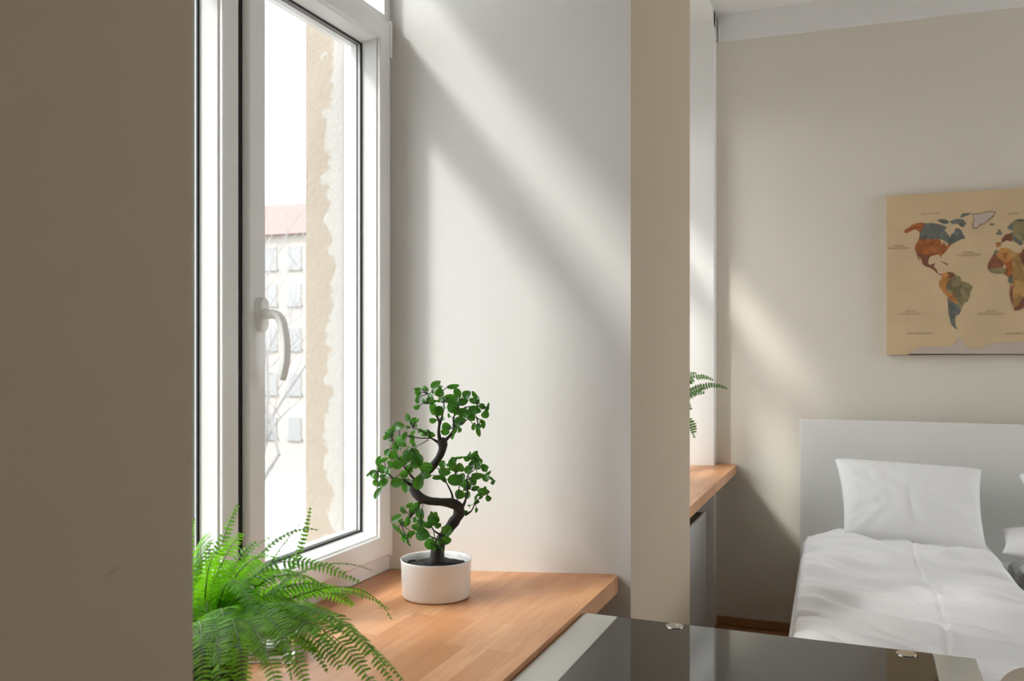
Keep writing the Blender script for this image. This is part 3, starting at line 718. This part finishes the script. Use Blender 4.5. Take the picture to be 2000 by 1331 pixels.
polys = [
('slate', z4([(625,545),(700,540),(780,550),(860,570),(900,590),(930,600),(890,640),(930,690),(960,720),(965,760),(985,700),(1020,680),(1040,625),(1080,610),(1130,650),(1150,700),(1170,730),(1180,770),(1150,760),(1100,780),(1060,800),(1010,830),(950,840),(900,800),(860,775),(800,765),(700,765),(600,770),(535,765),(545,700),(560,650),(590,600)])),
('slate', z4([(790,500),(850,485),(930,500),(960,540),(900,560),(840,540)])),
('slate', z4([(960,520),(1060,480),(1150,490),(1195,545),(1160,600),(1110,590),(1080,550),(1000,560)])),
('slate', z4([(1100,470),(1140,410),(1270,400),(1230,430),(1150,460)])),
('rust', z4([(625,545),(560,535),(500,545),(440,565),(400,600),(325,645),(330,680),(370,685),(430,650),(480,630),(530,660),(550,690),(590,600)])),
('rust', z4([(535,765),(700,765),(800,765),(830,775),(860,850),(880,800),(910,860),(950,840),(1020,820),(960,870),(920,930),(880,970),(845,1000),(845,1045),(830,1010),(810,980),(740,995),(690,1010),(640,985),(560,975),(500,955),(475,900),(495,830)])),
('brown', z4([(500,955),(560,975),(640,985),(690,1010),(665,1060),(665,1110),(690,1130),(730,1110),(765,1100),(740,1150),(780,1190),(800,1240),(860,1262),(840,1275),(770,1230),(740,1195),(690,1165),(630,1150),(580,1110),(570,1060),(535,1000),(545,1080),(510,1010)])),
('line', z4([(1270,415),(1400,400),(1500,375),(1615,378),(1575,455),(1510,510),(1445,560),(1385,580),(1340,625),(1290,620),(1275,560),(1300,500)])),
('ice', z4([(1285,428),(1400,413),(1500,388),(1590,388),(1555,448),(1495,498),(1435,546),(1375,566),(1335,610),(1303,605),(1290,560),(1314,500)])),
('slate', z4([(1520,550),(1590,545),(1580,570),(1530,575)])),
('brown', z4([(820,1070),(900,1095),(950,1120),(930,1130),(880,1105)])),
('orange', z5([(855,110),(930,80),(960,180),(950,230),(900,290),(930,350),(880,380),(850,330),(815,280),(815,220),(850,170)])),
('brown', z5([(930,80),(1010,90),(1050,130),(1000,160),(960,180)])),
('olive', z5([(1050,130),(1110,145),(1130,210),(1220,235),(1290,290),(1250,370),(1240,440),(1215,490),(1160,520),(1130,590),(1100,600),(1080,540),(1060,450),(1000,380),(930,350),(900,290),(950,230),(960,180),(1000,160)])),
('orange', z5([(880,380),(930,350),(1000,380),(1060,450),(1080,540),(1030,510),(970,490),(935,430)])),
('slate', z5([(935,430),(970,490),(1030,510),(1080,540),(1100,600),(1130,600),(1100,670),(1040,700),(1040,780),(1045,840),(1085,885),(1040,870),(985,820),(970,750),(945,650),(940,540)])),
('slate', z4([(1600,920),(1655,930),(1600,980),(1560,1010)])),
('orange', z4([(1655,930),(1680,890),(1780,895),(1800,980),(1850,1040),(1790,1080),(1730,1110),(1640,1030),(1600,980)])),
('brown', z4([(1560,1010),(1600,980),(1640,1030),(1730,1110),(1700,1160),(1620,1170),(1500,1190),(1495,1120),(1530,1050)])),
('olive', z4([(1500,1190),(1620,1170),(1700,1160),(1760,1180),(1720,1240),(1720,1250),(1640,1255),(1550,1240)])),
('rust', z4([(1730,1110),(1790,1080),(1850,1040),(1880,1120),(1860,1230),(1880,1290),(1800,1310),(1720,1250),(1760,1180)])),
('ochre', z4([(1800,980),(1780,895),(1890,960),(2010,950),(2010,1220),(1860,1230),(1880,1120),(1850,1040)])),
('slate', z5([(1780,170),(1860,90),(1870,170),(1820,250),(1780,220)])),
('ochre', z5([(1860,90),(2010,60),(2010,440),(1930,420),(1900,320),(1815,270),(1870,170)])),
('brown', z5([(1815,270),(1900,320),(1930,420),(2010,440),(2010,570),(1950,610),(1870,625),(1830,520),(1800,400)])),
('slate', z5([(1890,430),(1960,430),(1975,480),(1930,515),(1885,490)])),
('orange', z4([(1610,870),(1605,820),(1650,810),(1690,820),(1680,860),(1640,885)])),
('brown', z4([(1690,820),(1690,760),(1740,700),(1800,690),(1840,740),(1830,800),(1760,780),(1720,800)])),
('slate', z4([(1800,690),(1900,640),(2010,650),(2010,740),(1980,780),(1990,830),(1950,860),(1900,820),(1850,790),(1840,740)])),
('slate', z4([(1640,640),(1665,630),(1700,700),(1650,715)])),
('slate', z4([(1605,700),(1620,670),(1640,685),(1625,705)])),
('slate', z4([(1800,640),(1770,600),(1830,540),(1900,490),(2010,490),(2010,600),(1900,560),(1860,600),(1840,640)])),
('ochre', ll([(21,33),(34,31),(43,12),(51,12),(42,-3),(39,-16),(33,-26),(22,-30),(22,0)])),
('olive', ll([(22,70),(60,68),(90,76),(140,73),(178,68),(162,60),(142,58),(130,44),(88,50),(52,50),(38,46),(22,54)])),
('rust', ll([(88,50),(130,44),(122,36),(120,24),(108,20),(95,28),(75,36)])),
('ochre', ll([(52,50),(88,50),(75,36),(60,36),(48,40)])),
('orange', ll([(62,26),(68,24),(77,8),(88,22),(75,36),(66,35)])),
('brown', ll([(34,31),(44,13),(58,22),(60,36),(40,38)])),
('slate', ll([(95,28),(108,20),(109,11),(103,1),(98,12)])),
('rust', ll([(114,-22),(130,-12),(136,-12),(142,-11),(153,-27),(148,-38),(138,-35),(115,-34)])),
('olive', ll([(96,4),(106,-6),(120,-9),(118,5),(109,2)])),
]
ant = [(mpl(u, v)) for u, v in [(1772,694),(1790,682),(1812,676),(1840,678),(1858,676),(1868,670),(1873,658),(1878,662),(1884,674),(1900,683),(1915,680),(1935,671),(1970,669),(2003,668)]] + [(mx1-.02, 1.345), (mx1-.004, 1.345), (mx1-.004, mz0+.004), (mpl(1772, 694)[0], mz0+.004)]
polys.append(('ice', ant))
bm = bmesh.new()
for n_, (k, pl) in enumerate(polys):
    yy = my - .0006 - .00003*n_
    vs = [bm.verts.new((x, yy, z)) for x, z in pl]
    for a, b, c in tessellate_polygon([[Vector((x, z, 0)) for x, z in pl]]):
        try: bm.faces.new([vs[a], vs[b], vs[c]]).material_index = keys.index(k)
        except ValueError: pass
pm = obj('printed_continents', bm, [MC[k] for k in keys], mp); pm['label'] = 'continents in rust, olive and slate'
M_ink = mat('faded_ink', (.27, .18, .10), .8)
for txt, u, v, s in [('ARCTIC OCEAN',1817,418,.009),('NORTH\nPACIFIC OCEAN',1755,483,.010),('NORTH\nATLANTIC OCEAN',1891,496,.010),('SOUTH\nPACIFIC OCEAN',1778,611,.010),('SOUTH\nATLANTIC OCEAN',1935,611,.010),('SOUTHERN OCEAN',1797,652,.010),('SOUTHERN OCEAN',1991,652,.010),('ANTARCTICA',1972,685,.011),('ARCTIC',1979,418,.009)]:
    cu = bpy.data.curves.new('t', 'FONT'); cu.body = txt; cu.size = s*1.15; cu.align_x = 'CENTER'; cu.align_y = 'CENTER'
    to = bpy.data.objects.new('t', cu)
    me = bpy.data.meshes.new_from_object(to)
    x, z = mpl(u, v)
    me.transform(Matrix.Translation((x, my-.0018, z)) @ Matrix.Rotation(pi/2, 4, 'X'))
    bm = bmesh.new(); bm.from_mesh(me); obj('lettering', bm, M_ink, mp); bpy.data.objects.remove(to); bpy.data.meshes.remove(me); bpy.data.curves.remove(cu)

# ------------------------------------------------------------------ bed
BX0, BX1, BYH, BYF = -.273, 1.48, 4.30, 2.12
bed = thing('double_bed', ((BX0+BX1)/2, 3.3, 0), 'white double bed with a plain board headboard under the world map', 'bed')
bm = bmesh.new(); box(bm, BX0, BX1, BYH, BYH+.045, .001, .992); obj('headboard', bm, M_bed, bed, bevel=.002)
def sk(bm, verts):
    for v in verts: v.co.x += .033*(4.25-v.co.y)
for nm, (a, b, c, d) in (('side_rail', (BX0, BX0+.03, BYF, BYH-.0005)), ('side_rail', (BX1-.03, BX1, BYF, BYH-.0005)), ('footboard', (BX0+.0305, BX1-.0305, BYF, BYF+.03))):
    bm = bmesh.new(); vs = box(bm, a, b, c, d, .06 if nm == 'side_rail' else .001, .35); sk(bm, vs); obj(nm, bm, M_bed, bed, bevel=.002)
bm = bmesh.new(); vs = box(bm, BX0+.06, BX1-.06, BYF+.05, BYH-.01, .16, .43); sk(bm, vs); obj('mattress', bm, M_matt, bed, bevel=.03, bseg=4)
for y in (BYF+.12, 3.9):
    for x in (BX0+.1, BX1-.1):
        bm = bmesh.new(); box(bm, x, x+.05, y, y+.05, .001, .16); obj('leg', bm, M_bed, bed)

def duvet(name, x0, x1, y0, y1, ztop, seed, label, lside):
    bm = bmesh.new(); nx, ny = 110, 190
    rows = []
    W = x1-x0; off = Vector((seed*3.1, seed*1.7, 0))
    for j in range(ny+1):
        t = j/ny; y = y0+(y1-y0)*t
        row = []
        for i in range(nx+1):
            s = i/nx
            # cross-section: hangs over the left side, flat on top, tucks in on the right
            L = s*(W+.30)
            if lside:
                if L < .17: x = x0-.012+.02*sin(L/.17*pi*.5) ; zz = ztop-.22+L*1.05
                else: x = x0+.01+(L-.17)*W/(W+.13); zz = ztop
                cr = min(1, max(0, (L-.12)/.13)); zz = min(zz, ztop-.045+.045*sin(cr*pi/2))
            else:
                x = x0+s*W; zz = ztop - .05*(1-min(1, s/.08))**2
            er = max(0, 1-(1-s)/.07); zz -= .055*er*er
            ef = max(0, 1-t/.2); zz -= .11*ef*ef
            eh = max(0, 1-(1-t)/.05); zz -= .03*eh*eh
            x += .033*(4.25-y)
            q = Vector((x, y, 0))
            # diagonal wrinkles
            d1 = (q.x*.55+q.y*1.0); d2 = (q.x*1.0-q.y*.5)
            wv = noise.noise(Vector((d2*1.6, d1*8.5, seed)) + off)
            wv2 = noise.noise(Vector((d2*4.5, d1*13, seed+5)) + off)
            wv3 = noise.noise(Vector((q.x*5, q.y*5, seed+9)) + off)
            h = .034*(.6-sqrt(wv*wv+.004)*2.0) + .014*(.5-sqrt(wv2*wv2+.006)*1.9) + .018*wv3
            # a stitched seam runs down the middle
            sx = x - (.160 + .012*sin(y*5)) - .033*(4.25-y)*.55
            if lside: h += -.005*math.exp(-(sx/.005)**2) + .0025*math.exp(-((sx-.012)/.010)**2)
            topw = min(1, max(0, (zz-(ztop-.2))/.15))
            z = zz + h*(.35+.65*topw)
            if lside and L < .17: x -= .010*wv*2
            row.append(bm.verts.new((x, y, z)))
        rows.append(row)
    for a, b in zip(rows, rows[1:]):
        for i in range(nx): bm.faces.new([a[i], a[i+1], b[i+1], b[i]])
    o = obj(name, bm, M_sheet, smooth=True)
    md = o.modifiers.new('thickness', 'SOLIDIFY'); md.thickness = .03; md.offset = -1
    tag(o, label, 'duvet')
    return o
duvet('duvet', -.245, .43, BYF+.02, 3.99, .565, 1.0, 'white wrinkled duvet on the left half of the bed, below the full pillow', True)
duvet('duvet', .50, 1.40, BYF+.02, 3.99, .545, 7.0, 'white duvet on the right half of the bed, cut by the photo edge', False)

def pillow(name, c, thick, seed, label):
    """c = bottom-left, bottom-right, top-right, top-left corners"""
    bl_, br_, tr_, tl_ = [Vector(p) for p in c]
    nrm = (br_-bl_).cross(tl_-bl_).normalized()
    if nrm.y > 0: nrm = -nrm
    bm = bmesh.new(); n = 56; sides = {}
    def pt(i, j, sg):
        s, t = i/n, j/n
        # edges bow inwards between pointed corners
        bs_ = 4*s*(1-s); bt = 4*t*(1-t)
        s2 = s + (.5-s)*.055*bt; t2 = t + (.5-t)*.075*bs_
        p = bl_*(1-s2)*(1-t2)+br_*s2*(1-t2)+tr_*s2*t2+tl_*(1-s2)*t2
        h = (bs_*bt)**.42
        q = Vector((s*2.2+seed, t*1.6, seed))
        wr = .5-abs(noise.noise(q*3+Vector((0, 0, seed)))); cdist = min(math.hypot(s-a_, t-b_) for a_ in (0, 1) for b_ in (0, 1)); ang = math.atan2(t-.5, s-.5); crz = .016*noise.noise(Vector((ang*9, cdist*1.5, seed)))*max(0, 1-cdist/.55); seam = -.004*math.exp(-((s-.52+.02*sin(t*4))/.008)**2) ; wr2 = noise.noise(Vector((s*14+seed, t*5+s*5, 1)))
        corner = math.exp(-((s-.86)**2+(t-.5)**2)/.03)
        dent = .010*corner*noise.noise(Vector((s*7, t*11, seed)))*2
        return p + nrm*sg*(thick/2*h*(1+.12*wr)+.006*wr2*h+(crz+seam)*h+dent*h*(1 if sg > 0 else 0)) + Vector((0, 0, -.012*bs_*(1-t)))
    grid = {}
    for sg in (1, -1):
        for i in range(n+1):
            for j in range(n+1):
                if sg == -1 and (i in (0, n) or j in (0, n)): grid[(sg, i, j)] = grid[(1, i, j)]
                else: grid[(sg, i, j)] = bm.verts.new(pt(i, j, sg))
    for sg in (1, -1):
        for i in range(n):
            for j in range(n):
                bm.faces.new([grid[(sg, i, j)], grid[(sg, i+1, j)], grid[(sg, i+1, j+1)], grid[(sg, i, j+1)]])
    o = obj(name, bm, M_sheet, smooth=True); tag(o, label, 'pillow'); return o
def PY(u, v, y):
    r = (u-1000)/F; return P(u, v, y/(CS+r*SN))
pillow('pillow', [PY(1648, 1045, 3.86), PY(1930, 1085, 3.78), PY(1917, 917, 4.20), PY(1630, 896, 4.22)], .15, 2.3, 'white pillow leaning on the headboard, wholly in view on the left side')
pillow('pillow', [(.60, 3.86, .60), (1.22, 3.86, .59), (1.18, 4.2, .84), (.575, 4.21, .80)], .15, 8.1, 'white pillow cut off by the right edge of the photo')
pillow('pillow', [(.455, 3.70, .575), (1.05, 3.66, .575), (1.08, 4.03, .62), (.49, 4.05, .60)], .09, 5.5, 'flat white pillow lying on the mattress in front of the cut-off leaning pillow')

# rolled towel at the bed's foot
RC = Vector((.338, 2.17, .560))
rt = thing('rolled_blanket', RC, 'rolled taupe blanket with layered end at the bottom right corner, on the bed', 'blanket')
bm = bmesh.new()
turns = 3.2; n = 90; o1, o2 = [], []
for y_, store in ((RC.y-.02, o1), (RC.y+.075, o2)):
    for th_off in (0, .012):
        ring = []
        for k in range(n+1):
            a = 2*pi*turns*k/n; r = .008+.070*k/n + th_off*.75
            ring.append(bm.verts.new((RC.x+r*cos(a), y_+.004*sin(a*2), RC.z+r*sin(a)*.92)))
        store.append(ring)
for k in range(n):
    bm.faces.new([o1[0][k], o1[0][k+1], o1[1][k+1], o1[1][k]]); bm.faces.new([o2[0][k], o2[0][k+1], o2[1][k+1], o2[1][k]])
    bm.faces.new([o1[0][k], o1[0][k+1], o2[0][k+1], o2[0][k]]); bm.faces.new([o1[1][k], o1[1][k+1], o2[1][k+1], o2[1][k]])
obj('rolled_fabric', bm, M_towel, rt, smooth=False)

# ------------------------------------------------------------------ outdoors
bm = bmesh.new(); box(bm, -150, XO-.5, -60, 150, -7.3, -7.0); o = obj('ground', bm, M_ground); o['kind'] = 'structure'
apt = thing('apartment_building', (-45, 61, -7), 'pale apartment building with faded red roof seen through the window glass', 'building')
bm = bmesh.new(); box(bm, -75, -25, 56, 66, -7, 9.6); obj('wall', bm, M_bld, apt)
bm = bmesh.new(); vs = box(bm, -75.5, -24.5, 55.4, 66.6, 9.6, 12.6)
for v in vs:
    if v.co.z > 12: v.co.y = 61 + (v.co.y-61)*.15
obj('roof', bm, M_roof, apt)
k = 0
for zz in (-5, -1.8, 1.4, 4.6, 7.2):
    for xi in range(14):
        x = -55+xi*2.05
        bm = bmesh.new(); box(bm, x, x+1.05, 55.93, 56.02, zz, zz+1.5); box(bm, x-.1, x+1.15, 55.8, 56.01, zz-.15, zz)
        obj('window', bm, [M_bwin], apt)
def bare_tree(name, base, height, seed, label, depth=6):
    r = random.Random(seed); t = thing(name, base, label, 'tree', 'bare trees outside the window')
    bm = bmesh.new()
    def grow(p, d, L, rad, lev):
        pts = [p]; q = p
        for k in range(4):
            d = (d + Vector((r.uniform(-.16, .16), r.uniform(-.16, .16), r.uniform(-.06, .14)))).normalized()
            q = q + d*L/4; pts.append(q)
        tube(bm, pts, [rad*(1-.45*i/4) for i in range(5)], 5 if lev < 3 else 3, caps=False)
        if lev >= depth: return
        nb = 3 if lev < 4 else 2
        for k in range(nb):
            dd = (d + Vector((r.uniform(-.9, .9), r.uniform(-.9, .9), r.uniform(-.35, .6)))).normalized()
            grow(pts[r.choice((2, 3, 4, 4))], dd, L*r.uniform(.6, .82), rad*.55, lev+1)
    grow(Vector(base), Vector((0, 0, 1)), height*.34, height*.007, 0)
    obj('trunk_and_branches', bm, M_bare, t)
bare_tree('bare_tree', (-11.0, 14.0, -7), 15, 3, 'nearer bare leafless tree, its twigs crossing the window glass')
bare_tree('bare_tree', (-17.5, 22.5, -7), 14, 8, 'farther bare leafless tree, fainter, close before the pale building')

# ------------------------------------------------------------------ unseen warm ceiling lamp, added behind the viewpoint as fill light
lamp = thing('added_fill_lamp', (1.5, -.6, ZC), 'round opal ceiling lamp added unseen behind the viewpoint as fill light', 'lamp')
bm = bmesh.new(); lathe(bm, [(0, -.001), (.17, -.001), (.175, -.02), (.16, -.06), (.10, -.085), (0, -.095)], Vector((1.5, -.6, ZC)), 40)
M_opal = bpy.data.materials.new('added_opal_lamp'); M_opal.use_nodes = True
pb = M_opal.node_tree.nodes['Principled BSDF']; pb.inputs['Base Color'].default_value = (.9, .88, .84, 1)
pb.inputs['Emission Color'].default_value = (1, .80, .58, 1); pb.inputs['Emission Strength'].default_value = 2.5
obj('added_lamp_shade', bm, M_opal, lamp, smooth=True)
